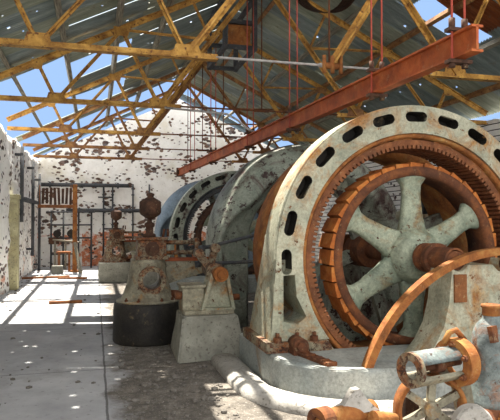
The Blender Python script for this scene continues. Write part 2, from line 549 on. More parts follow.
# ------------------------------------------------------------------ trusses
ZB = 3.73
def truss(y, label, mat, group='steel roof trusses'):
    t = thing('roof_truss', label, 'roof truss', (RIDGE, y, ZB), group)
    for s in (-1, 1):
        X = lambda x: x if s < 0 else 2 * RIDGE - x
        P = lambda x, z, dy=0: (X(x), y + dy, z)
        top = lambda x: chord_z(x)
        bm = B(); tee(bm, P(WL + .02, top(WL)), P(RIDGE, top(RIDGE)), .11, .095, .014, (0, 0, 1)); obj('top_chord', bm, M[mat], t)
        bm = B(); tee(bm, P(WL + .02, ZB), P(1.52, ZB), .12, .075, .016, (0, 0, 1), -1); obj('bottom_chord', bm, M[mat], t)
        A, Bn, T1, T2, T3 = (-.67, ZB), (1.12, ZB), (-.98, top(-.98)), (.45, top(.45)), (1.75, top(1.75))
        mid = (2.08, ZB + (top(RIDGE) - ZB) * (2.08 - 1.12) / (RIDGE - 1.12))
        for n, (p, q, w) in enumerate(((A, T1, .06), (A, T2, .065), (Bn, T2, .07), (T2, mid, .05), (mid, T3, .05))):
            bm = B(); tee(bm, P(*p, .012), P(*q, .012), w, w, .012, (0, 1, 0)); obj('web_bar', bm, M[mat], t)
        bm = B(); tee(bm, P(*Bn, -.012), P(RIDGE, top(RIDGE) - .05, -.012), .1, .1, .014, (0, 1, 0)); obj('main_tie', bm, M[mat], t)
        for (gx, gz), up, w in ((A, 1, .34), (Bn, 1, .4), (T2, -1, .3), (T1, -1, .2)):
            bm = B()
            prism(bm, [(X(gx) + a * w, gz + up * b) for a, b in ((-.5, -.03), (.5, -.03), (.36, .13), (-.36, .13))], y - .03, y - .016)
            for a in (-.3, 0, .3):
                hexbolt(bm, (X(gx) + a * w, y - .028, gz + up * .05), (0, -1, 0), .016, .012, False)
            obj('gusset_plate', bm, M[mat if rnd.random() < .6 else 'truss_rust'], t)
    bm = B(); cyl(bm, (1.5, y, ZB), (2 * RIDGE - 1.5, y, ZB), .017, seg=8)
    cyl(bm, (RIDGE - .15, y, ZB), (RIDGE + .15, y, ZB), .03, seg=8)
    obj('tie_rod', bm, M['cable'] if y < 8 else M['rust'], t)
    bm = B(); cyl(bm, (RIDGE, y, ZB), (RIDGE, y, chord_z(RIDGE) - .04), .013, seg=6); obj('king_rod', bm, M['rust'], t)
    return t
truss(7.28, 'nearest yellow painted steel roof truss, lowest bar crossing the top left corner', 'truss')
truss(10.58, 'second roof truss from the front, yellow steel bars behind the nearest one', 'truss')
truss(14.0, 'third roof truss from the front, yellow steel, over the middle of the walkway', 'truss')
truss(16.9, 'fourth roof truss from the front, rusted yellow bars near the back wall', 'truss_rust')
truss(19.7, 'farthest roof truss, rusted bars right in front of the white gable wall', 'truss_rust')
# yellow inclined bar clamped on the tie rod of the first truss
t = thing('inclined_brace', 'yellow inclined bar clamped to the thin tie rod of the nearest truss', 'brace', (3.09, 7.22, 3.73))
bm = B(); tee(bm, (3.12, 7.24, 3.75), (4.3, 7.24, 5.6), .13, .1, .016, (0, 1, 0)); obj('bar', bm, M['truss'], t)
bm = B()
cyl(bm, (2.98, 7.28, 3.73), (3.26, 7.28, 3.73), .045, seg=10)
for dx in (-.1, .02, .14): cyl(bm, (3.09 + dx, 7.25, 3.62), (3.09 + dx, 7.25, 3.86), .03, seg=8)
obj('clamp', bm, M['orange_rust'], t)

# ridge vent: dark timber frame with a rusted panel
t = thing('ridge_vent_frame', 'dark timber frame with a rusted panel hanging under the roof ridge', 'roof vent', (2.75, 11.8, 5.2))
for yy in (11.0, 12.6):
    bm = B()
    for xx in (2.45, 3.05): bar(bm, (xx, yy, 5.0), (xx, yy, 6.1), .09, .09, (0, 1, 0))
    for zz in (5.05, 5.55, 6.05): bar(bm, (2.4, yy, zz), (3.1, yy, zz), .08, .08)
    obj('post_frame', bm, M['dark_pipe'], t)
for zz in (5.05, 6.05):
    for xx in (2.45, 3.05):
        bm = B(); bar(bm, (xx, 11, zz), (xx, 12.6, zz), .08, .08); obj('side_rail', bm, M['dark_pipe'], t)
bm = B(); box(bm, (2.75, 11.05, 5.3), (.45, .02, .5)); obj('panel', bm, M['orange_rust'], t)
# a curled rusted sheet hanging near the ridge
bm = B()
g = []
for i in range(15):
    a = PI * (1.05 + .9 * i / 14)
    g.append([bm.verts.new((3.85 + .55 * math.cos(a), 9.1 + .55 * j / 4, 5.72 + .55 * math.sin(a) + .05 * j)) for j in range(5)])
for i in range(14):
    for j in range(4):
        bm.faces.new((g[i][j], g[i + 1][j], g[i + 1][j + 1], g[i][j + 1])).smooth = True
bmesh.ops.solidify(bm, geom=bm.faces[:], thickness=.012)
tag(obj('curled_sheet', bm, M['dark_rust'], loc=(3.85, 9.4, 5.2)), 'dark red curled sheet sagging from the roof above the crane beam', 'metal sheet')

# ------------------------------------------------------------------ crane beam and its hangers
b0, b1 = V(2.98, 4.0, 3.09), V(2.75, 19.4, 3.28)
d, a, b = frame_of(b1 - b0)
t = thing('crane_beam', 'long red rusted steel beam hung below the roof trusses on rods', 'steel beam', b0)
bm = B()
bar(bm, b0, b1, .022, .2)
bar(bm, b0 + b * .1, b1 + b * .1, .11, .02)
bar(bm, b0 - b * .1, b1 - b * .1, .11, .02)
obj('beam', bm, M['red_beam'], t)
bm = B(); box(bm, b1 + V(0, .03, 0), (.2, .06, .3)); obj('end_plate', bm, M['dark_rust'], t)
def beam_at(y):
    return b0 + (b1 - b0) * ((y - b0.y) / (b1.y - b0.y))
for i, (y, lab) in enumerate(((4.25, 'at near end of red beam'), (5.68, 'second from near end of red beam'), (8.3, 'third from near end of red beam'),
                              (10.7, 'fourth from near end of red beam'), (14.05, 'fifth from near end of red beam'), (16.95, 'farthest along red beam'))):
    p = beam_at(y)
    t = thing('beam_hanger', 'thin rusted hanger rods with a clamp ' + lab, 'hanger', p, 'hangers of the crane beam')
    for s in (-1, 1):
        bm = B(); cyl(bm, p + V(s * .062, 0, -.12), (p.x + s * .062, p.y, chord_z(p.x) - .03), .011, seg=6); obj('rod', bm, M['pink_beam'], t)
    for zz in (.135, -.135):
        bm = B(); box(bm, p + V(0, 0, zz), (.22, .08, .03))
        for s in (-1, 1): cyl(bm, p + V(s * .062, 0, zz), p + V(s * .062, 0, zz + (.1 if zz > 0 else -.05)), .028, seg=8)
        obj('clamp_plate', bm, M['dark_rust'], t)
# grey conduit bent down from the truss
bm = B(); tube(bm, [(1.2, 10.4, 3.66), (2.0, 10.4, 3.62), (2.35, 10.4, 3.6), (2.55, 10.4, 3.5), (2.75, 10.4, 3.34), (2.87, 10.4, 3.29)], .02, 8)
tag(obj('cable_conduit', bm, M['cable'], loc=(1.2, 10.4, 3.66)), 'pale grey bent conduit running from the second truss down past the beam', 'pipe')

# ------------------------------------------------------------------ the big generator
CX, CZ, Y1, R1 = 3.3, 1.235, 5.4, 1.6
DU = 8.1                                 # distance from one machine to the next
def arc(r, a0, a1, n, cx=CX, cz=CZ):
    return [(cx + r * math.cos(a0 + (a1 - a0) * i / n), cz + r * math.sin(a0 + (a1 - a0) * i / n)) for i in range(n + 1)]
ZT = .33                                 # top of machine bed
ZF = .43                                 # top of sole flange
# bed
def plan(off):
    pts = [(1.62 - off, 6.5), (1.62 - off, 5.5)]
    c, rr = (2.5, 5.42), .88 + off
    for i in range(1, 10):
        a = PI + (PI / 2) * i / 9
        pts.append((c[0] + rr * math.cos(a), c[1] + rr * math.sin(a)))
    pts += [(5.05, 4.54 - off), (5.05, 6.5)]
    return pts
bm = B(); prism(bm, plan(0), -.02, ZT, 'xy', .05)
c = B(); box(c, (3.3, 6.19, .2), (2.62, 1.6, 1.2))
bm = cut(bm, c)
for f in bm.faces: f.smooth = False
bed = thing('machine_bed', 'grey cast iron bed with rounded corner under the nearest generator', 'machine base', (3.3, 5.4, 0), 'cast iron beds of the generators')
obj('bed_casting', bm, M['base_paint'], bed)
bm = B()
po, pi_, pm = plan(.34)[0:11], plan(.03)[0:11], plan(.12)[0:11]
def kerb_loop(pts, z): return [bm.verts.new((x, y, z)) for x, y in pts]
po2 = plan(.28)[0:11]
for q in (po, pi_, pm, po2): q[0] = (q[0][0], 6.46)
l0, l1, l2, l3, l4 = kerb_loop(po, -.01), kerb_loop(po, .06), kerb_loop(po2, .1), kerb_loop(pm, .1), kerb_loop(pi_, .05)
for A_, B_ in ((l0, l1), (l1, l2), (l2, l3), (l3, l4)):
    for i in range(10):
        bm.faces.new((A_[i], A_[i + 1], B_[i + 1], B_[i])).smooth = True
for i in (0, 10):
    e = [l0[i], l1[i], l2[i], l3[i], l4[i]]
    bm.faces.new(e)
tag(obj('oil_gutter_kerb', bm, M['kerb'], loc=(1.4, 5.2, 0)), 'pale concrete kerb curving round the corner of the nearest machine bed', 'kerb')

# stator
st = thing('generator_stator', 'nearest huge ring shaped generator frame with oval slots, pale flaking paint', 'generator', (CX, Y1, ZT), 'generator stators')
DEP = .38
outer = [(1.66, ZF), (1.69, .8), (1.70, CZ)] + arc(R1, PI, 0, 72)[1:-1] + [(4.90, CZ), (4.91, .8), (4.94, ZF)]
xin = math.sqrt(1.304 ** 2 - (CZ - ZF) ** 2)
a_in = math.atan2(ZF - CZ, xin)
inner = arc(1.304, a_in, PI - a_in, 80)
bm = B(); prism(bm, outer + inner, Y1, Y1 + DEP)
cu = B()
for k in range(24):
    an = math.radians(1.2 + 15 * k)
    if an > PI + .1: continue
    if an < -.1: continue
    rad, tan = V(math.cos(an), 0, math.sin(an)), V(-math.sin(an), 0, math.cos(an))
    ctr = V(CX, 0, CZ) + rad * 1.475
    pts = []
    for s in (1, -1):
        for i in range(7):
            ph = -PI / 2 + PI * i / 6
            q = ctr + tan * s * (.075 + .053 * math.cos(ph)) + rad * s * .053 * math.sin(ph)
            pts.append((q.x, q.z))
    prism(cu, pts, Y1 - .05, Y1 + .2)
for s in (-1, 1):
    tri = [(1.79, 1.07), (1.91, 1.08), (1.93, .86), (2.03, .66), (1.94, .59), (1.79, .62)]
    prism(cu, [(x if s < 0 else 2 * CX - x, z) for x, z in tri], Y1 - .05, Y1 + .95)
cav = B(); lathe(cav, [(1.35, .045), (1.56, .045), (1.56, .335), (1.35, .335)], (CX, Y1, CZ), (0, 1, 0), 72, False, True)
keep = [v for v in cav.verts]
bmesh.ops.bisect_plane(cav, geom=cav.verts[:] + cav.edges[:] + cav.faces[:], plane_co=(CX, 0, CZ - .02), plane_no=(0, 0, -1), clear_outer=True)
bmesh.ops.holes_fill(cav, edges=[e for e in cav.edges if e.is_boundary])
bm = cut(bm, cav)
bm = cut(bm, cu)
# widen the two feet towards the back, as the casting does
for v in bm.verts:
    if v.co.y > Y1 + DEP - .01 and v.co.z < CZ + .2:
        v.co.y += .42 * min(1, max(0, (CZ + .2 - v.co.z) / .9))
bmesh.ops.bevel(bm, geom=[e for e in bm.edges if len(e.link_faces) == 2 and e.calc_face_angle() > .9 and all(abs((V(v.co.x, 0, v.co.z) - V(CX, 0, CZ)).length - R1) < .005 and v.co.z > CZ for v in e.verts)], offset=.018, segments=2, affect='EDGES')
for f in bm.faces:                         # hollow inside of the casting coloured dark to stand in for its shade
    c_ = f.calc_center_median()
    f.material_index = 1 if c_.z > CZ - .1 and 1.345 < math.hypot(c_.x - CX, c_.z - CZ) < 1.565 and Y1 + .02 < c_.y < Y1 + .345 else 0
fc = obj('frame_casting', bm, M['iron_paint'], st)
fc.data.materials.append(M['black_iron_and_slot_shade'])
bm = B()                                   # rusted outer lip, stepped back
lathe(bm, [(1.303, -.02), (1.303, -.34), (1.26, -.34), (1.255, -.05), (1.27, -.02)], (CX, Y1, CZ), (0, -1, 0), 96, True, True)
obj('clamping_ring', bm, M['orange_rust'], st)
for k in range(16):                         # bronze wedges bridging the dark recess
    an = 2 * PI * (k + .3) / 16
    rad = V(math.cos(an), 0, math.sin(an))
    bm = B(); box(bm, V(CX, Y1 + .11, CZ) + rad * 1.25, (.035, .06, .22), Matrix.Rotation(-an, 3, 'Y')); obj('wedge', bm, M['orange_rust'], st)
bm = B()                                   # slotted lamination core
NTH = 140
prof = []
for k in range(NTH):
    a0 = 2 * PI * k / NTH
    w = 2 * PI / NTH
    for f_, r in ((0, 1.15), (.6, 1.15), (.64, 1.185), (.96, 1.185)):
        prof.append((a0 + w * f_, r))
ya, yb = Y1 + .075, Y1 + .5
RO = 1.243
rowsv, orow = [], []
for yy in (ya, yb):
    rowsv.append([bm.verts.new((CX + r * math.cos(t_), yy, CZ + r * math.sin(t_))) for t_, r in prof])
    orow.append([bm.verts.new((CX + RO * math.cos(t_), yy, CZ + RO * math.sin(t_))) for t_, r in prof])
n = len(prof)
for k in range(n):
    k2 = (k + 1) % n
    bm.faces.new((rowsv[0][k], rowsv[0][k2], rowsv[1][k2], rowsv[1][k]))
    bm.faces.new((orow[0][k], orow[0][k2], rowsv[0][k2], rowsv[0][k]))
    bm.faces.new((orow[1][k], rowsv[1][k], rowsv[1][k2], orow[1][k2]))
    bm.faces.new((orow[0][k], orow[1][k], orow[1][k2], orow[0][k2]))
obj('toothed_core', bm, M['core_rust'], st)
for s in (-1, 1):
    xm = lambda x: x if s < 0 else 2 * CX - x
    bm = B()
    prism(bm, [(xm(1.6), ZT), (xm(2.3), ZT), (xm(2.24), ZF), (xm(1.6), ZF)], Y1 - .06, Y1 + .85)
    fl = obj('sole_flange', bm, M['worn'], st)
    for x, y in ((1.72, Y1 - .03), (1.92, Y1 - .03), (2.1, Y1 - .03)):
        bm = B(); hexbolt(bm, (xm(x), y, ZF), (0, 0, 1), .042, .045); obj('bolt', bm, M['rust'], fl)
    bm = B()                              # adjusting lug in front of the foot
    cyl(bm, (xm(1.9), Y1 - .22, .42), (xm(1.9), Y1 - .02, .42), .075, seg=14); cyl(bm, (xm(1.9), Y1 - .25, .42), (xm(1.9), Y1 - .2, .42), .05, seg=6, smooth=False)
    box(bm, (xm(1.9), Y1 - .12, .36), (.14, .16, .06))
    obj('jacking_lug', bm, M['rust'], fl)
# notched slide rail on the bed
t = thing('slide_rail', 'rusted notched rail bolted on the bed in front of the generator foot', 'rail', (1.98, 4.98, ZT))
bm = B()
for s in (-1, 1): bar(bm, (1.93 + s * .05, 5.2, ZT + .012), (2.02 + s * .05, 4.76, ZT + .012), .02, .03)
obj('rail_bars', bm, M['rust'], t)
for i in range(5):
    f_ = i / 4
    bm = B(); box(bm, (1.93 + .09 * f_, 5.2 - .44 * f_, ZT + .018), (.1, .035, .036)); obj('rung', bm, M['rust'], t)
def repaint(root, table):
    for ch in root.children:
        for key, m in table.items():
            if ch.name.split('.')[0] == key:
                ch.data = ch.data.copy(); ch.data.materials[0] = M[m]
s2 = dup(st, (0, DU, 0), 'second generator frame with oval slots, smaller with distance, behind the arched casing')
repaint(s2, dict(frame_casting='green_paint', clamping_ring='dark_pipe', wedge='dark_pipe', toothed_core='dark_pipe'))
dup(bed, (0, DU, 0), 'cast iron bed under the second generator far down the hall')

# rotor
YR = 5.44
ro = thing('generator_rotor', 'six spoked rotor wheel with rusted rim inside the nearest generator ring', 'rotor wheel', (CX, YR, CZ), 'generator rotors')
bm = B(); lathe(bm, [(.955, 0), (.955, -.33), (.85, -.33), (.85, -.05), (.865, 0)], (CX, YR, CZ), (0, -1, 0), 96, True, True)
obj('rim', bm, M['rust'], ro)
NP = 36
for k in range(NP):
    an = 2 * PI * k / NP
    rad = V(math.cos(an), 0, math.sin(an))
    bm = B()
    rot = Matrix.Rotation(-an + .13, 3, 'Y')
    box(bm, V(CX, YR + .165, CZ) + rad * .967, (.05, .31, .150), rot)
    obj('pole', bm, M['pole_rust'], ro)
bm = B(); lathe(bm, [(.09, .06), (.22, .06), (.25, .03), (.26, 0), (.29, -.02), (.29, -.26), (.09, -.26)], (CX, YR, CZ), (0, -1, 0), 40, True)
obj('hub', bm, M['spoke_paint'], ro)
for k in range(6):
    an = math.radians(91 + 60 * k)
    rad, tan = V(math.cos(an), 0, math.sin(an)), V(-math.sin(an), 0, math.cos(an))
    bm = B()
    rings = []
    for q, w, dd in ((.2, .19, .085), (.32, .15, .075), (.45, .125, .065), (.66, .105, .06), (.76, .115, .06), (.82, .16, .08), (.87, .19, .1)):
        rings.append([bm.verts.new(V(CX, YR + .12, CZ) + rad * q + tan * w * math.copysign(abs(math.cos(2 * PI * i / 16)) ** .7, math.cos(2 * PI * i / 16)) + V(0, 1, 0) * dd * math.copysign(abs(math.sin(2 * PI * i / 16)) ** .7, math.sin(2 * PI * i / 16))) for i in range(16)])
    for A_, B_ in zip(rings, rings[1:]):
        for i in range(16):
            bm.faces.new((A_[i], A_[(i + 1) % 16], B_[(i + 1) % 16], B_[i])).smooth = True
    bm.faces.new(rings[0][::-1]); bm.faces.new(rings[-1])
    obj('spoke', bm, M['spoke_paint'], ro)
bm = B(); cyl(bm, (CX, 4.76, CZ), (CX, 7.6, CZ), .088, seg=24)
obj('shaft', bm, M['rust'], ro)
bm = B(); lathe(bm, [(.087, 0), (.15, 0), (.15, .05), (.087, .05)], (CX, 5.3, CZ), (0, -1, 0), 28, False, True)
for k in range(8):
    an = 2 * PI * k / 8
    hexbolt(bm, (CX + .12 * math.cos(an), 5.25, CZ + .12 * math.sin(an)), (0, -1, 0), .014, .012, False)
obj('shaft_collar', bm, M['rust'], ro)
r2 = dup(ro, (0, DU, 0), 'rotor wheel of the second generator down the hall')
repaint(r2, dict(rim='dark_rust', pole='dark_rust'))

# front bearing pedestal
bp = thing('bearing_pedestal', 'pale flared bearing pedestal carrying the rotor shaft in front of the spokes', 'bearing', (3.4, 4.9, ZT), 'front shaft bearings')
bm = B()
prof_ = [(2.92, ZT), (3.03, .45), (3.13, .62), (3.19, .85), (3.215, 1.1), (3.22, CZ - .04), (3.66, CZ - .04), (3.72, CZ - .1), (3.8, CZ - .12), (3.88, CZ - .1), (3.92, CZ), (3.97, CZ), (3.97, .85), (4.0, .62), (4.06, .45), (4.14, ZT)]
prism(bm, prof_, 4.72, 5.08)
c = B(); cyl(c, (CX, 4.6, CZ), (CX, 5.2, CZ), .1, seg=24)
c2 = c
bm = cut(bm, c2)
obj('pedestal_casting', bm, M['iron_paint'], bp)
bm = B(); lathe(bm, [(.1, 0), (.155, 0), (.155, .07), (.12, .07), (.12, .36), (.1, .36)], (CX, 5.14, CZ), (0, -1, 0), 28, False, True); obj('bearing_shell', bm, M['rust'], bp)
bm = B(); cyl(bm, (3.82, 4.66, 1.2), (3.82, 4.74, 1.2), .075, seg=16); cyl(bm, (3.82, 4.62, 1.2), (3.82, 4.67, 1.2), .05, seg=16); obj('end_cap', bm, M['rust'], bp)
bm = B(); box(bm, (3.3, 4.71, .98), (.13, .02, .26)); obj('name_plate', bm, M['brown_timber'], bp)
# hoop guard
bm = B()
hp = []
for i in range(49):
    an = math.radians(162 - 144 * i / 48)
    hp.append((3.755 + 1.54 * math.cos(an), -.213 + 1.54 * math.sin(an), an))
g = []
for x, z, an in hp:
    rx, rz = math.cos(an) * .035, math.sin(an) * .035
    g.append([bm.verts.new(p) for p in ((x - rx, 4.6, z - rz), (x + rx, 4.6, z + rz), (x + rx, 4.69, z + rz), (x - rx, 4.69, z - rz))])
for A_, B_ in zip(g, g[1:]):
    for i in range(4):
        bm.faces.new((A_[i], A_[(i + 1) % 4], B_[(i + 1) % 4], B_[i]))
bm.faces.new(g[0]); bm.faces.new(g[-1])
hoop = tag(obj('hoop_guard', bm, M['orange_rust'], loc=(3.755, 4.64, ZT)), 'large orange rusted iron hoop arching across the front of the rotor', 'guard')

# rust flywheel ring behind stator
fw = thing('flywheel_ring', 'orange brown rusted drum ring just behind the nearest generator frame', 'flywheel', (CX, 6.7, ZT), 'rusted flywheel rings')
bm = B(); lathe(bm, [(1.33, -.0), (1.40, .06), (1.42, .2), (1.42, .42), (1.38, .55), (1.2, .55), (1.2, 0)], (CX, 6.45, CZ), (0, 1, 0), 72, True, True)
obj('rim', bm, M['orange_rust'], fw)
bm = B(); lathe(bm, [(.09, 0), (.2, 0), (.2, .4), (.09, .4)], (CX, 6.5, CZ), (0, 1, 0), 24, False, True); obj('hub', bm, M['rust'], fw)
for k in range(4):
    an = math.radians(20 + 90 * k)
    bm = B(); bar(bm, (CX + .18 * math.cos(an), 6.75, CZ + .18 * math.sin(an)), (CX + 1.22 * math.cos(an), 6.75, CZ + 1.22 * math.sin(an)), .16, .09, (0, 1, 0)); obj('spoke', bm, M['green_paint'], fw)
dup(fw, (0, DU, 0), 'rusted drum ring behind the second generator frame')

# arched casing
def hood(dy, mat, label):
    h = thing('arched_casing', label, 'machine casing', (CX, 8.6 + dy, 0), 'arched flywheel casings')
    def sec_at(an):
        f = min(1, max(0, (math.degrees(an) - 140) / 38))
        rf = 1.24 + .31 * f * f * (3 - 2 * f)          # the ridge climbs to the outside towards the foot
        o = []
        for i in range(9):                              # rounded outer strip from the back rim to the ridge
            q = i / 8
            o.append((1.61 + (rf - 1.61) * q ** 1.7 + .07 * math.sin(PI * q) * (1 - f), 9.0 - .72 * math.sin(q * PI / 2) - .0 * q))
        return [(1.02, 9.1), (1.56, 9.12)] + o + [(rf - .035, 8.27), (rf - .08, 8.36), (max(1.12, rf - .2), 8.48), (1.08, 8.5), (1.03, 8.56)]
    NSEC = len(sec_at(1.0)); sec = range(NSEC)
    bm = B()
    rows = []
    def row(cx, cz, an):
        return [bm.verts.new((cx + r * math.cos(an), y + dy, cz + r * math.sin(an))) for r, y in sec_at(an if an > .01 else 0)]
    rows.append(row(CX, 0, PI)); rows.append(row(CX, .6, PI))
    for i in range(49):
        an = PI - PI * i / 48
        rows.append(row(CX, CZ, an))
    rows.append(row(CX, .6, 0)); rows.append(row(CX, 0, 0))
    for A_, B_ in zip(rows, rows[1:]):
        for i in range(len(sec)):
            j = (i + 1) % len(sec)
            bm.faces.new((A_[i], A_[j], B_[j], B_[i])).smooth = True
    bm.faces.new(rows[0]); bm.faces.new(rows[-1])
    obj('casing', bm, M[mat], h)
    return h
hood(0, 'green_paint', 'big grey green arched casing with chipped paint behind the rusted drum ring')
hood(DU, 'blue_paint', 'blue grey arched casing at the far end, behind the second generator')
# rods crossing the casing
for i, (p, q, lab) in enumerate((((1.4, 7.75, 1.24), (2.35, 7.7, 1.47), 'upper sloping dark rod crossing in front of the arched casing'), ((1.35, 7.75, 1.03), (2.3, 7.7, 1.06), 'lower level dark rod crossing in front of the arched casing'))):
    bm = B(); cyl(bm, p, q, .024, seg=10); cyl(bm, V(p) - (V(q) - V(p)) * .04, V(p) + (V(q) - V(p)) * .04, .045, seg=10)
    tag(obj('governor_rod', bm, M['dark_pipe'], loc=p), lab, 'rod', 'rods in front of the casing')

# machinery behind the rotor
t = thing('column_pump', 'pale vertical pump column seen through the upper right spokes', 'pump', (4.5, 7.5, 0))
bm = B(); lathe(bm, [(.34, 0), (.34, .1), (.24, .14), (.22, .9), (.3, .95), (.3, 1.05), (.2, 1.1), (.2, 1.6), (.27, 1.65), (.27, 1.75), (.12, 1.8)], (4.5, 7.5, 0), seg=28); obj('column', bm, M['iron_paint'], t)
bm = B(); lathe(bm, [(.11, 1.78), (.11, 1.95), (.17, 2.0), (.17, 2.12), (.05, 2.2), (0, 2.2)], (4.5, 7.5, 0), seg=20); obj('cap', bm, M['dirty_paint'], t)
bm = B(); cyl(bm, (4.48, 7.3, 1.84), (4.48, 7.05, 1.84), .13, seg=20); obj('side_nozzle', bm, M['dark_pipe'], t)
t = thing('rear_bearing_pedestal', 'pale pedestal behind the rotor spokes carrying the far end of the shaft', 'bearing', (3.35, 7.35, 0))
bm = B(); prism(bm, [(2.8, 0), (2.95, .4), (3.05, .9), (3.1, 1.12), (3.55, 1.12), (3.6, .9), (3.75, .4), (3.9, 0)], 7.12, 7.5); obj('pedestal_casting', bm, M['green_paint'], t)
bm = B(); lathe(bm, [(.095, 0), (.2, 0), (.2, .42), (.095, .42)], (CX, 7.1, CZ), (0, 1, 0), 24, False, True); obj('bearing_shell', bm, M['rust'], t)
for i, (x, y, h_, lab) in enumerate(((5.1, 8.3, 2.3, 'taller pale upright pipe behind the generator, beside the pump column'), (4.0, 7.9, 1.0, 'short pale pipe stub low behind the lower spokes'))):
    bm = B(); lathe(bm, [(.14, 0), (.14, .05), (.08, .06), (.08, h_ - .1), (.13, h_ - .09), (.13, h_)], (x, y, 0), seg=18)
    tag(obj('upright_pipe', bm, M['iron_paint'], loc=(x, y, 0)), lab, 'pipe', 'pipes behind the generator')

# ------------------------------------------------------------------ valve engine by the walkway
EX, EY = .70, 7.97
def engine():
    t = thing('valve_engine', 'nearest valve engine on a black drum base, with rusted oil cup on top', 'engine', (EX, EY, 0), 'valve engines along the walkway')
    bm = B(); lathe(bm, [(.455, 0), (.465, .03), (.46, .42), (.45, .5), (.43, .53)], (EX, EY, 0), seg=44); obj('base_drum', bm, M['black_iron_and_slot_shade'], t)
    bm = B(); lathe(bm, [(.425, .528), (.42, .555), (.36, .57), (.32, .66), (.28, .78), (.25, .92), (.235, 1.05), (.235, 1.1)], (EX, EY, 0), seg=40)
    c = B(); cyl(c, (EX + .03, EY - .6, .83), (EX + .03, EY + .6, .83), .125, seg=32)
    bm = cut(bm, c)
    obj('flared_body', bm, M['dirty_paint'], t)
    bm = B(); lathe(bm, [(.12, 0), (.185, 0), (.185, .2), (.12, .2)], (EX + .03, EY - .32, .83), (0, 1, 0), 32, False, True)
    for k in range(8):
        an = 2 * PI * k / 8
        hexbolt(bm, (EX + .03 + .155 * math.cos(an), EY - .32, .83 + .155 * math.sin(an)), (0, -1, 0), .014, .014, False)
    obj('port_flange', bm, M['worn'], t)
    bm = B(); box(bm, (EX + .04, EY, 1.12), (.44, .44, .05), bev=.01); box(bm, (EX + .04, EY, 1.25), (.38, .36, .23), bev=.015); box(bm, (EX + .04, EY, 1.375), (.43, .42, .04), bev=.01); obj('valve_box', bm, M['worn'], t)
    bm = B(); cyl(bm, (EX + .04, EY - .17, 1.24), (EX + .04, EY - .205, 1.24), .095, seg=24); cyl(bm, (EX + .04, EY - .2, 1.24), (EX + .04, EY - .25, 1.24), .04, seg=16); obj('round_cover', bm, M['dark_rust'], t)
    for x, z in ((-.13, 1.16), (.21, 1.16), (-.13, 1.34), (.21, 1.34)):
        bm = B(); hexbolt(bm, (EX + x, EY - .178, z), (0, -1, 0), .02, .02); obj('bolt', bm, M['rust'], t)
    for x in (-.3, -.15, .15, .3):
        bm = B(); hexbolt(bm, (EX + x, EY - math.sqrt(.39 ** 2 - x * x), .556), (0, 0, 1), .022, .025); obj('bolt', bm, M['rust'], t)
    bm = B(); lathe(bm, [(.085, 1.39), (.085, 1.43), (.05, 1.45), (.05, 1.53), (.07, 1.54), (.07, 1.58), (.035, 1.6), (.03, 1.64)], (EX + .02, EY, 0), seg=20); obj('cup_stem', bm, M['dark_rust'], t)
    bm = B(); lathe(bm, [(.025, 1.63), (.07, 1.66), (.13, 1.70), (.148, 1.73), (.148, 1.87), (.13, 1.89), (.06, 1.93), (.04, 1.945), (.055, 1.965), (.055, 1.985), (.02, 2.0), (0, 2.005)], (EX + .03, EY, 0), seg=28); obj('oil_cup', bm, M['dark_rust'], t)
    bm = B(); tube(bm, [(EX + .2, EY, 1.38), (EX + .22, EY, 1.5), (EX + .27, EY, 1.5), (EX + .27, EY, 1.4)], .018, 8); obj('drip_pipe', bm, M['rust'], t)
    cg = None
    for z in (1.18, 1.32):
        bm = B(); cyl(bm, (EX + .22, EY, z), (EX + .66, EY, z), .03, seg=12); obj('guide_rod', bm, M['worn'], t)
    bm = B(); box(bm, (EX + .66, EY, 1.25), (.06, .2, .26), bev=.01); obj('crosshead', bm, M['worn'], t)
    bm = B(); cyl(bm, (EX + .6, EY, 1.25), (EX + .9, EY, 1.25), .025, seg=12); obj('valve_rod', bm, M['dark_pipe'], t)
    bm = B(); prism(bm, [(EX + .22, .72), (EX + .85, .9), (EX + .85, 1.06), (EX + .22, 1.06)], EY + .12, EY + .2); obj('side_bracket', bm, M['dirty_paint'], t)
    bm = B(); bar(bm, (EX + .22, EY + .11, 1.08), (EX + .9, EY + .11, 1.08), .03, .05); obj('red_rail', bm, M['red_beam'], t)
    bm = B(); cyl(bm, (EX + .3, EY - .1, .62), (EX + .62, EY - .1, .6), .06, .05, seg=14); cyl(bm, (EX + .45, EY - .1, .6), (EX + .45, EY - .1, .5), .03, seg=10); obj('drain_pipe', bm, M['rust'], t)
    return t
en = engine()
e2 = dup(en, (-.17, DU, 0), 'second valve engine farther down the walkway, on a squared pale block')
for ch in e2.children:
    key = ch.name.split('.')[0]
    if key == 'base_drum':
        b_ = B(); box(b_, (0, 0, .265), (.86, .9, .53), bev=.03)
        bmesh.ops.recalc_face_normals(b_, faces=b_.faces)
        me_ = bpy.data.meshes.new('base_block'); b_.to_mesh(me_); b_.free(); me_.materials.append(M['concrete'])
        ch.data = me_; ch.name = 'base_block'
repaint(e2, dict(flared_body='worn'))
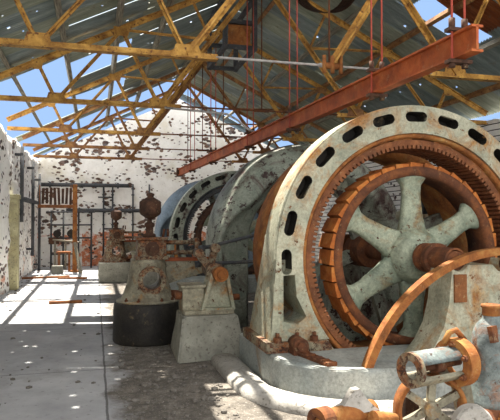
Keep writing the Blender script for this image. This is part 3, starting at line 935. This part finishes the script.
# concrete block + bearing bracket
def pedestal():
    bl = thing('concrete_block', 'tapered grey concrete block beside the black drum base', 'block', (1.32, 6.98, 0), 'concrete pedestals of the valve shafts')
    bm = B()
    v = [bm.verts.new(p) for p in ((.90, 6.5, -.01), (1.74, 6.62, -.01), (1.76, 7.5, -.01), (.95, 7.5, -.01), (.98, 6.62, .5), (1.66, 6.72, .5), (1.66, 7.4, .5), (1.02, 7.4, .5))]
    for f in ((3, 2, 1, 0), (4, 5, 6, 7), (0, 1, 5, 4), (1, 2, 6, 5), (2, 3, 7, 6), (3, 0, 4, 7)): bm.faces.new([v[i] for i in f])
    bmesh.ops.bevel(bm, geom=bm.edges[:], offset=.02, segments=2, affect='EDGES')
    bmesh.ops.subdivide_edges(bm, edges=bm.edges[:], cuts=2, use_grid_fill=True)
    for q in bm.verts: q.co += V(noise.noise(q.co * 5), noise.noise(q.co * 5 + V(9, 0, 0)), 0) * .012
    obj('block', bm, M['concrete'], bl)
    t = thing('shaft_bracket', 'pale iron bracket with rusted shaft end on the nearer concrete block', 'bearing', (1.35, 6.98, .5), 'bearing brackets on concrete blocks')
    bm = B(); box(bm, (1.32, 7.0, .525), (.6, .5, .05), bev=.008); obj('sole_plate', bm, M['dirty_paint'], t)
    bm = B(); box(bm, (1.14, 7.02, .68), (.26, .36, .27), bev=.015); box(bm, (1.14, 7.02, .83), (.3, .4, .03), bev=.006); obj('box_casting', bm, M['dirty_paint'], t)
    bm = B()
    prism(bm, [(1.24, .55), (1.62, .55), (1.53, .98), (1.36, .98)], 6.86, 6.9)
    for x0, x1 in ((1.24, 1.36), (1.62, 1.53)):
        bar(bm, (x0, 6.83, .55), (x1, 6.83, .98), .04, .12, (0, 1, 0))
    bar(bm, (1.24, 6.83, .56), (1.62, 6.83, .56), .12, .03, (0, 0, 1))
    obj('a_frame', bm, M['iron_paint'], t)
    bm = B(); prism(bm, [(1.24, .55), (1.62, .55), (1.53, .98), (1.36, .98)], 7.12, 7.16); obj('a_frame', bm, M['iron_paint'], t)
    bm = B(); cyl(bm, (1.44, 6.74, .98), (1.44, 7.5, .98), .08, seg=20); cyl(bm, (1.44, 7.0, .98), (1.44, 7.14, .98), .11, seg=20); obj('valve_shaft', bm, M['worn'], t)
    bm = B(); cyl(bm, (1.44, 6.66, .98), (1.44, 6.8, .98), .088, seg=20); cyl(bm, (1.44, 6.63, .98), (1.44, 6.67, .98), .05, seg=16); obj('shaft_end', bm, M['orange_rust'], t)
    bm = B()
    bar(bm, (1.44, 7.3, .98), (1.28, 7.3, 1.2), .1, .06, (0, 1, 0)); bar(bm, (1.44, 7.42, .98), (1.52, 7.42, 1.26), .09, .05, (0, 1, 0))
    for p in ((1.28, 7.3, 1.2), (1.52, 7.42, 1.26)): cyl(bm, V(p) - V(0, .07, 0), V(p) + V(0, .07, 0), .06, seg=14)
    obj('rocker_arms', bm, M['worn'], t)
    for x0, x1, z, r in ((1.56, 1.72, .68, .04), (.93, 1.02, .72, .05)):
        bm = B(); cyl(bm, (x0, 6.92, z), (x1, 6.92, z), r, seg=12); obj('stud', bm, M['rust'], t)
    return bl, t
bl, br = pedestal()
dup(bl, (-.1, DU, 0), 'farther concrete block beside the second valve engine')
dup(br, (-.1, DU, 0), 'iron bracket with shaft on the farther concrete block')

# ------------------------------------------------------------------ foreground machine, lower right
fg = thing('upright_valve', 'grey upright valve column with rusted flange at the lower right edge', 'valve', (2.47, 3.2, 0))
bm = B(); lathe(bm, [(.3, 0), (.3, .26), (.27, .3)], (2.47, 3.2, 0), seg=36); obj('base_drum', bm, M['black_iron_and_slot_shade'], fg)
bm = B(); lathe(bm, [(.2, .29), (.225, .3), (.225, .38), (.19, .39), (.19, .44), (.15, .45)], (2.47, 3.2, 0), seg=40)
fl = obj('flange', bm, M['rust'], fg)
for k in range(8):
    an = 2 * PI * (k + .5) / 8
    bm = B(); hexbolt(bm, (2.47 + .19 * math.cos(an), 3.2 + .19 * math.sin(an), .438 if False else .38), (0, 0, 1), .024, .03); obj('bolt', bm, M['orange_rust'], fl)
bm = B(); lathe(bm, [(.17, .44), (.165, .47), (.145, .53), (.135, .62), (.128, .78), (.118, .88), (.095, .94), (.066, .97), (.055, .985), (.055, 1.0)], (2.47, 3.2, 0), seg=36); obj('body', bm, M['valve_paint'], fg)
bm = B(); lathe(bm, [(.05, .995), (.056, 1.0), (.056, 1.045), (.064, 1.05), (.064, 1.068), (.045, 1.072), (.04, 1.06), (0, 1.06)], (2.47, 3.2, 0), seg=28); obj('neck_ring', bm, M['orange_rust'], fg)
bm = B(); box(bm, (2.405, 3.098, .9), (.07, .03, .1), Matrix.Rotation(math.radians(25), 3, 'Z') @ Matrix.Rotation(math.radians(-12), 3, 'X')); obj('rust_plate', bm, M['rust'], fg)
# cage: two flanges, three rods
p0, p1 = V(1.80, 3.07, .722), V(2.27, 3.2, .722)
d = (p1 - p0).normalized()
_, a, b = frame_of(d)
cg = thing('guide_cage', 'open guide cage of two rusted ring flanges joined by bars, pointing left', 'machine guide', p0)
bm = B(); lathe(bm, [(.058, 0), (.105, 0), (.105, .03), (.058, .03)], p0, d, 36, False, True); obj('front_ring', bm, M['worn'], cg)
bm = B(); lathe(bm, [(.085, 0), (.15, 0), (.15, .085), (.085, .085)], p1 - d * .12, d, 40, False, True); rr_ = obj('rear_ring', bm, M['orange_rust'], cg)
for k in range(6):
    an = 2 * PI * (k + .4) / 6
    bm = B(); hexbolt(bm, p1 - d * .12 + (a * math.cos(an) + b * math.sin(an)) * .118, -d, .02, .02); obj('bolt', bm, M['rust'], rr_)
for nm, off in (('upper_bar', b * .088), ('lower_bar', b * -.088)):
    bm = B()
    P0, P1 = p0 + d * .02 + off, p1 - d * .1 + off
    n_ = 10
    rows = []
    for P in (P0, P1):
        r = []
        for i in range(n_ + 1):
            an = PI * (-.36 + .72 * i / n_) + (PI / 2 if nm == 'upper_bar' else -PI / 2)
            r.append((P - off + (a * math.cos(an) + b * math.sin(an)) * .104, P - off + (a * math.cos(an) + b * math.sin(an)) * .078))
        rows.append(r)
    vv = [[(bm.verts.new(x), bm.verts.new(y)) for x, y in r] for r in rows]
    for i in range(n_):
        bm.faces.new((vv[0][i][0], vv[0][i + 1][0], vv[1][i + 1][0], vv[1][i][0])).smooth = True
        bm.faces.new((vv[0][i][1], vv[1][i][1], vv[1][i + 1][1], vv[0][i + 1][1])).smooth = True
    for i in (0, n_): bm.faces.new((vv[0][i][0], vv[1][i][0], vv[1][i][1], vv[0][i][1]))
    for q in (0, 1):
        for i in range(n_): bm.faces.new((vv[q][i][0], vv[q][i][1], vv[q][i + 1][1], vv[q][i + 1][0]))
    obj(nm, bm, M['valve_paint'] if nm == 'upper_bar' else M['dirty_paint'], cg)
bm = B(); cyl(bm, p0 + d * .1, p1 - d * .05, .022, seg=12); cyl(bm, p0 + d * .2, p0 + d * .27, .045, seg=14); obj('valve_rod', bm, M['rust'], cg)
bm = B(); tube(bm, [p1 - d * .16 + b * .12 + a * -.03, p1 - d * .14 + b * .19, p1 - d * .08 + b * .2, p1 + d * .0 + b * .13], .018, 8); obj('bent_pipe', bm, M['orange_rust'], cg)
bm = B(); bar(bm, p1 - d * .05 - b * .1, V(p1.x + .02, p1.y + .02, .36), .08, .1); obj('support_leg', bm, M['dirty_paint'], cg)
# small spoked wheel below the cage
sw = thing('spoked_handwheel', 'small spoked iron wheel with pale rim below the guide cage', 'wheel', (2.02, 3.22, .43))
rotw = Matrix.Rotation(math.radians(-8), 3, 'Z')
ax = rotw @ V(0, 1, 0)
wc = V(2.02, 3.20, .44)
_, wa, wb = frame_of(ax)
bm = B(); lathe(bm, [(.225, -.045), (.225, .045), (.2, .045), (.2, -.045)], wc, ax, 48, True, True); obj('rim', bm, M['orange_rust'], sw)
bm = B(); cyl(bm, wc - ax * .05, wc + ax * .05, .05, seg=20); obj('hub', bm, M['dirty_paint'], sw)
for k in range(6):
    an = 2 * PI * k / 6 + .45
    rd = wa * math.cos(an) + wb * math.sin(an)
    bm = B(); bar(bm, wc + rd * .04, wc + rd * .207, .046, .035, ax); obj('spoke', bm, M['dirty_paint'], sw)
bm = B(); cyl(bm, wc - ax * .02, V(wc.x, 3.5, wc.z), .025, seg=12); box(bm, (wc.x, 3.45, .22), (.1, .08, .46)); obj('axle_stand', bm, M['dark_rust'], sw)
bm = B()
lathe(bm, [(.11, -.05), (.12, -.03), (.12, .03), (.1, .05), (.04, .05), (.04, -.05)], (2.22, 3.06, .37), (.25, 1, 0), 28, False, True, 0, PI)
box(bm, (2.22, 3.07, .18), (.16, .06, .38))
tag(obj('curved_lug', bm, M['kerb'], loc=(2.23, 3.12, 0)), 'white sunlit curved lug between the spoked wheel and the rusted flange', 'machine part')
# pipe fitting in front of the kerb
pf = thing('shaft_fitting', 'rust orange pipe end with a pale sunlit fin at the bottom edge', 'fitting', (1.5, 3.2, 0))
bm = B(); cyl(bm, (1.24, 3.1, .46), (1.66, 3.28, .44), .062, seg=20); obj('pipe', bm, M['orange_rust'], pf)
bm = B(); lathe(bm, [(.03, 0), (.078, 0), (.078, .09), (.03, .09)], (1.22, 3.09, .462), (.92, .39, -.04), 24, False, True); obj('end_collar', bm, M['rust'], pf)
bm = B(); prism(bm, [(1.37, .49), (1.43, .515), (1.49, .60), (1.53, .605), (1.57, .55), (1.62, .50), (1.66, .47), (1.37, .45)], 3.17, 3.23); obj('fin', bm, M['kerb'], pf)  # pale colour of the fin stands in for sunlight on it
bm = B(); box(bm, (1.45, 3.2, .2), (.3, .14, .42), taper=.8); obj('stand', bm, M['dark_rust'], pf)
bm = B(); cyl(bm, (1.6, 3.14, .43), (1.78, 3.2, .40), .05, .03, seg=14); obj('tail', bm, M['orange_rust'], pf)

# ------------------------------------------------------------------ back-left corner: pipe rack and wall fittings
rk = thing('switchboard_rack', 'dark pipe rack of crossing bars standing before the back left wall', 'rack', (-1.0, 20.9, 0))
for x in (-1.45, -1.05, -.55, -.12):
    bm = B(); cyl(bm, (x, 20.9, 0), (x, 20.9, 2.0), .032, seg=8); obj('upright', bm, M['dark_pipe'], rk)
for z, x0, x1 in ((.5, -1.45, -.55), (1.05, -1.55, -.1), (1.5, -1.45, -.1), (1.95, -1.6, .0)):
    bm = B(); cyl(bm, (x0, 20.86, z), (x1, 20.86, z), .028, seg=8); obj('crossbar', bm, M['dark_pipe'], rk)
for i, (x, z) in enumerate(((-1.25, 1.2), (-.8, 1.2))):
    bm = B(); cyl(bm, (x, 20.85, z), (x, 20.8, z), .13, seg=20); obj('gauge', bm, M['black_iron_and_slot_shade'], rk)
bm = B(); box(bm, (-1.35, 20.84, .95), (.35, .1, .22), bev=.01); obj('switch_box', bm, M['dark_rust'], rk)
bm = B(); box(bm, (-.62, 19.3, 1.4), (.14, .1, 2.8), bev=.01); box(bm, (-.62, 19.3, .03), (.26, .22, .06))
tag(obj('rusted_post', bm, M['orange_rust'], loc=(-.62, 19.3, 0)), 'tall orange rusted post standing in front of the pipe rack', 'post')
bm = B(); box(bm, (-1.15, 19.42, 2.1), (1.2, .12, .1))
for x in (-1.7, -.75): bar(bm, (x, 19.42, 2.14), (x, 19.42, 2.78), .03, .03)
tag(obj('rusted_rail', bm, M['brown_timber'], loc=(-1.15, 19.42, 2.1)), 'brown rail below the row of slabs at the back left corner', 'rail')
for k in range(8):
    x = -1.6 + .12 * k
    bm = B(); box(bm, (x, 19.42, 2.43 + rnd.uniform(-.02, .02)), (.075, .1, .52 + rnd.uniform(-.04, .04)), Matrix.Rotation(rnd.uniform(-.06, .06), 3, 'Y'), bev=.01)
    tag(obj('radiator_slab', bm, M['dark_rust'], loc=(x, 19.42, 2.15)), 'narrow dark brown slab hanging in the row above the brown rail, back left corner', 'metal slab', 'row of brown slabs on the rail')
for z, x0, x1, y, lab in ((2.93, -1.95, 1.2, 21.62, 'long dark horizontal pipe along the back wall, upper of the two'), (2.02, -1.0, 2.6, 21.62, 'long dark horizontal pipe along the back wall, lower of the two')):
    bm = B(); cyl(bm, (x0, y, z), (x1, y, z), .07, seg=14)
    for i in range(4):
        x = x0 + (x1 - x0) * (i + .5) / 4
        box(bm, (x, 21.72, z), (.06, .2, .2))
    tag(obj('wall_pipe', bm, M['dark_pipe'], loc=(x0, y, z)), lab, 'pipe', 'pipes along the back wall')
for x, lab in ((.3, 'nearest the rusted post'), (.62, 'second from the rusted post'), (1.35, 'just left of the near oil cup'), (1.95, 'just right of the near oil cup')):
    bm = B(); cyl(bm, (x, 21.72, 0), (x, 21.72, 3.0), .03, seg=8)
    for z in (.4, 1.5, 2.6): box(bm, (x, 21.76, z), (.1, .08, .05))
    tag(obj('wall_conduit', bm, M['dark_pipe'], loc=(x, 21.72, 0)), 'thin vertical pipe on the back wall, ' + lab, 'pipe', 'vertical pipes on the back wall')
for z0, x0, x1, lab in ((1.35, .3, .95, 'short horizontal pipe low on the back wall between vertical pipes'), (2.5, .1, .6, 'short horizontal pipe high on the back wall below the long pipe')):
    bm = B(); cyl(bm, (x0, 21.68, z0), (x1, 21.68, z0), .028, seg=8)
    tag(obj('branch_pipe', bm, M['dark_pipe'], loc=(x0, 21.68, z0)), lab, 'pipe')
# bench, leaning plank and blocks at the back
t = thing('low_stool', 'small broken wooden frame stool at the foot of the rusted post', 'stool', (-.95, 19.7, 0))
for x in (-1.12, -.8):
    for y in (19.55, 19.85):
        bm = B(); box(bm, (x, y, .3), (.06, .06, .6)); obj('leg', bm, M['brown_timber'], t)
bm = B(); box(bm, (-.96, 19.7, .62), (.42, .4, .05)); obj('seat', bm, M['brown_timber'], t)
bm = B(); bar(bm, (-.42, 18.7, .02), (-.62, 19.18, .95), .1, .04)
tag(obj('leaning_plank', bm, M['timber'], loc=(-.42, 18.7, 0)), 'pale plank leaning against the rusted post', 'plank')
bm = B(); bar(bm, (-1.35, 20.6, 1.0), (-.5, 20.2, .92), .16, .05); bar(bm, (-.95, 20.4, .95), (-.95, 20.4, 0), .06, .06); bar(bm, (-1.3, 20.55, .95), (-1.3, 20.55, 0), .06, .06)
tag(obj('trestle_board', bm, M['timber'], loc=(-.9, 20.4, 0)), 'pale board on two legs in front of the pipe rack', 'board')
bm = B(); box(bm, (-1.12, 18.9, .12), (.34, .28, .24), bev=.02); tag(obj('stone_block', bm, M['concrete'], loc=(-1.12, 18.9, 0)), 'squared pale block on the floor left of the rusted post', 'block')
for i, (x, y, l, an, lab) in enumerate(((-.55, 11.95, .62, .1, 'brown plank lying across the sunlit walkway'), (-1.35, 17.4, 1.3, .15, 'fallen dark plank on the floor near the back left corner'), (-.6, 17.0, .8, -.3, 'short fallen plank on the floor near the rusted post'))):
    bm = B(); box(bm, (x, y, .025), (l, .13, .05), Matrix.Rotation(an, 3, 'Z')); tag(obj('floor_plank', bm, M['brown_timber'], loc=(x, y, 0)), lab, 'plank')
# vertical pipes on the left wall
for y, z0, z1, lab in ((15.5, 1.6, 3.5, 'dark vertical pipe high on the left wall nearer the pilaster'), (18.2, .6, 3.4, 'dark vertical pipe on the left wall near the back corner'), (20.3, .0, 3.2, 'dark vertical pipe in the back left corner')):
    bm = B(); cyl(bm, (WL + .17, y, z0), (WL + .17, y, z1), .045, seg=10)
    for z in (z0 + .2, z1 - .2): box(bm, (WL + .1, y, z), (.2, .1, .06))
    tag(obj('side_wall_pipe', bm, M['dark_pipe'], loc=(WL + .17, y, z0)), lab, 'pipe', 'vertical pipes on the left wall')
bm = B(); box(bm, (WL + .14, 17.6, 2.2), (.2, 3.6, .08)); tag(obj('wall_shelf_beam', bm, M['dark_pipe'], loc=(WL + .1, 17.2, 2.2)), 'dark horizontal bar along the left wall towards the back corner', 'beam')

# ------------------------------------------------------------------ rubble on the dirt
bm = B()
for k in range(900):
    y = rnd.uniform(3.6, 9.5)
    x = rnd.uniform(.25, 1.35) + (y - 5) * .02
    if (x - EX) ** 2 + (y - EY) ** 2 < .27 or (x > .84 and 6.4 < y < 7.6) or x > 1.2: continue
    r = .008 + .03 * rnd.random() ** 4
    m4 = Matrix.Translation((x, y, r * .35)) @ Matrix.Rotation(rnd.random() * 6, 4, 'Z') @ Matrix.Diagonal((r * rnd.uniform(.8, 1.8), r, r * .7, 1))
    bmesh.ops.create_icosphere(bm, subdivisions=1, radius=1, matrix=m4)
for k in range(260):
    y = rnd.uniform(3.5, 17); x = rnd.uniform(WL + .15, .2) if rnd.random() < .5 else WL + .1 + abs(rnd.gauss(0, .18))
    if (x - EX) ** 2 + (y - EY) ** 2 < .27 or (x > -.1 and y > 15): continue
    r = .006 + .028 * rnd.random() ** 4
    m4 = Matrix.Translation((x, y, r * .35)) @ Matrix.Rotation(rnd.random() * 6, 4, 'Z') @ Matrix.Diagonal((r * 1.5, r, r * .7, 1))
    bmesh.ops.create_icosphere(bm, subdivisions=1, radius=1, matrix=m4)
o = tag(obj('rubble', bm, M['rubble']), 'scattered small stones and plaster crumbs on the dirt floor', 'rubble'); o['kind'] = 'stuff'

# ------------------------------------------------------------------ light, sky, camera
w = bpy.data.worlds.new('World'); S.world = w; w.use_nodes = True
nt = w.node_tree
bg = nt.nodes['Background']
tc = nt.nodes.new('ShaderNodeTexCoord')
nz = nt.nodes.new('ShaderNodeTexNoise'); nz.inputs['Scale'].default_value = 3.5; nz.inputs['Detail'].default_value = 6
nt.links.new(tc.outputs['Generated'], nz.inputs['Vector'])
cr = nt.nodes.new('ShaderNodeValToRGB')
cr.color_ramp.elements[0].position = .36; cr.color_ramp.elements[0].color = (.17, .26, .42, 1)
cr.color_ramp.elements[1].position = .56; cr.color_ramp.elements[1].color = (1.0, 1.0, 1.0, 1)
sp = nt.nodes.new('ShaderNodeSeparateXYZ'); nt.links.new(tc.outputs['Generated'], sp.inputs[0])
ma = nt.nodes.new('ShaderNodeMath'); ma.operation = 'MULTIPLY_ADD'; ma.inputs[1].default_value = -.28
nt.links.new(sp.outputs[1], ma.inputs[0]); nt.links.new(nz.outputs['Fac'], ma.inputs[2])   # unseen sky behind the viewer whitened for neutral fill light, bluer ahead
nt.links.new(ma.outputs[0], cr.inputs[0]); nt.links.new(cr.outputs[0], bg.inputs[0])
bg.inputs[1].default_value = 1.15
ld = bpy.data.lights.new('Sun', 'SUN'); ld.energy = 8.0; ld.angle = math.radians(.6); ld.color = (1.0, .94, .84)
sun = bpy.data.objects.new('Sun', ld); COL.objects.link(sun)
SUN = V(-.02, .35, .94).normalized()
sun.rotation_euler = SUN.to_track_quat('Z', 'Y').to_euler()
sun.location = (0, 10, 12)

cd = bpy.data.cameras.new('Camera'); cam = bpy.data.objects.new('Camera', cd); COL.objects.link(cam)
cam.location = (0, 0, 1.6)
cd.sensor_fit = 'HORIZONTAL'; cd.sensor_width = 36; cd.lens = 577 / 500 * 36
cd.clip_start = .05; cd.clip_end = 200
cam.rotation_euler = (PI / 2 + math.atan(12 / 577), 0, -math.atan(155 / 577))
S.camera = cam
S.view_settings.view_transform = 'Standard'
try: S.view_settings.look = 'None'
except Exception: pass
S.view_settings.exposure = 1.08
S.view_settings.gamma = 1.0
S.view_settings.use_curve_mapping = False
S.cycles.max_bounces = 8
S.cycles.diffuse_bounces = 5
S.cycles.transparent_max_bounces = 8
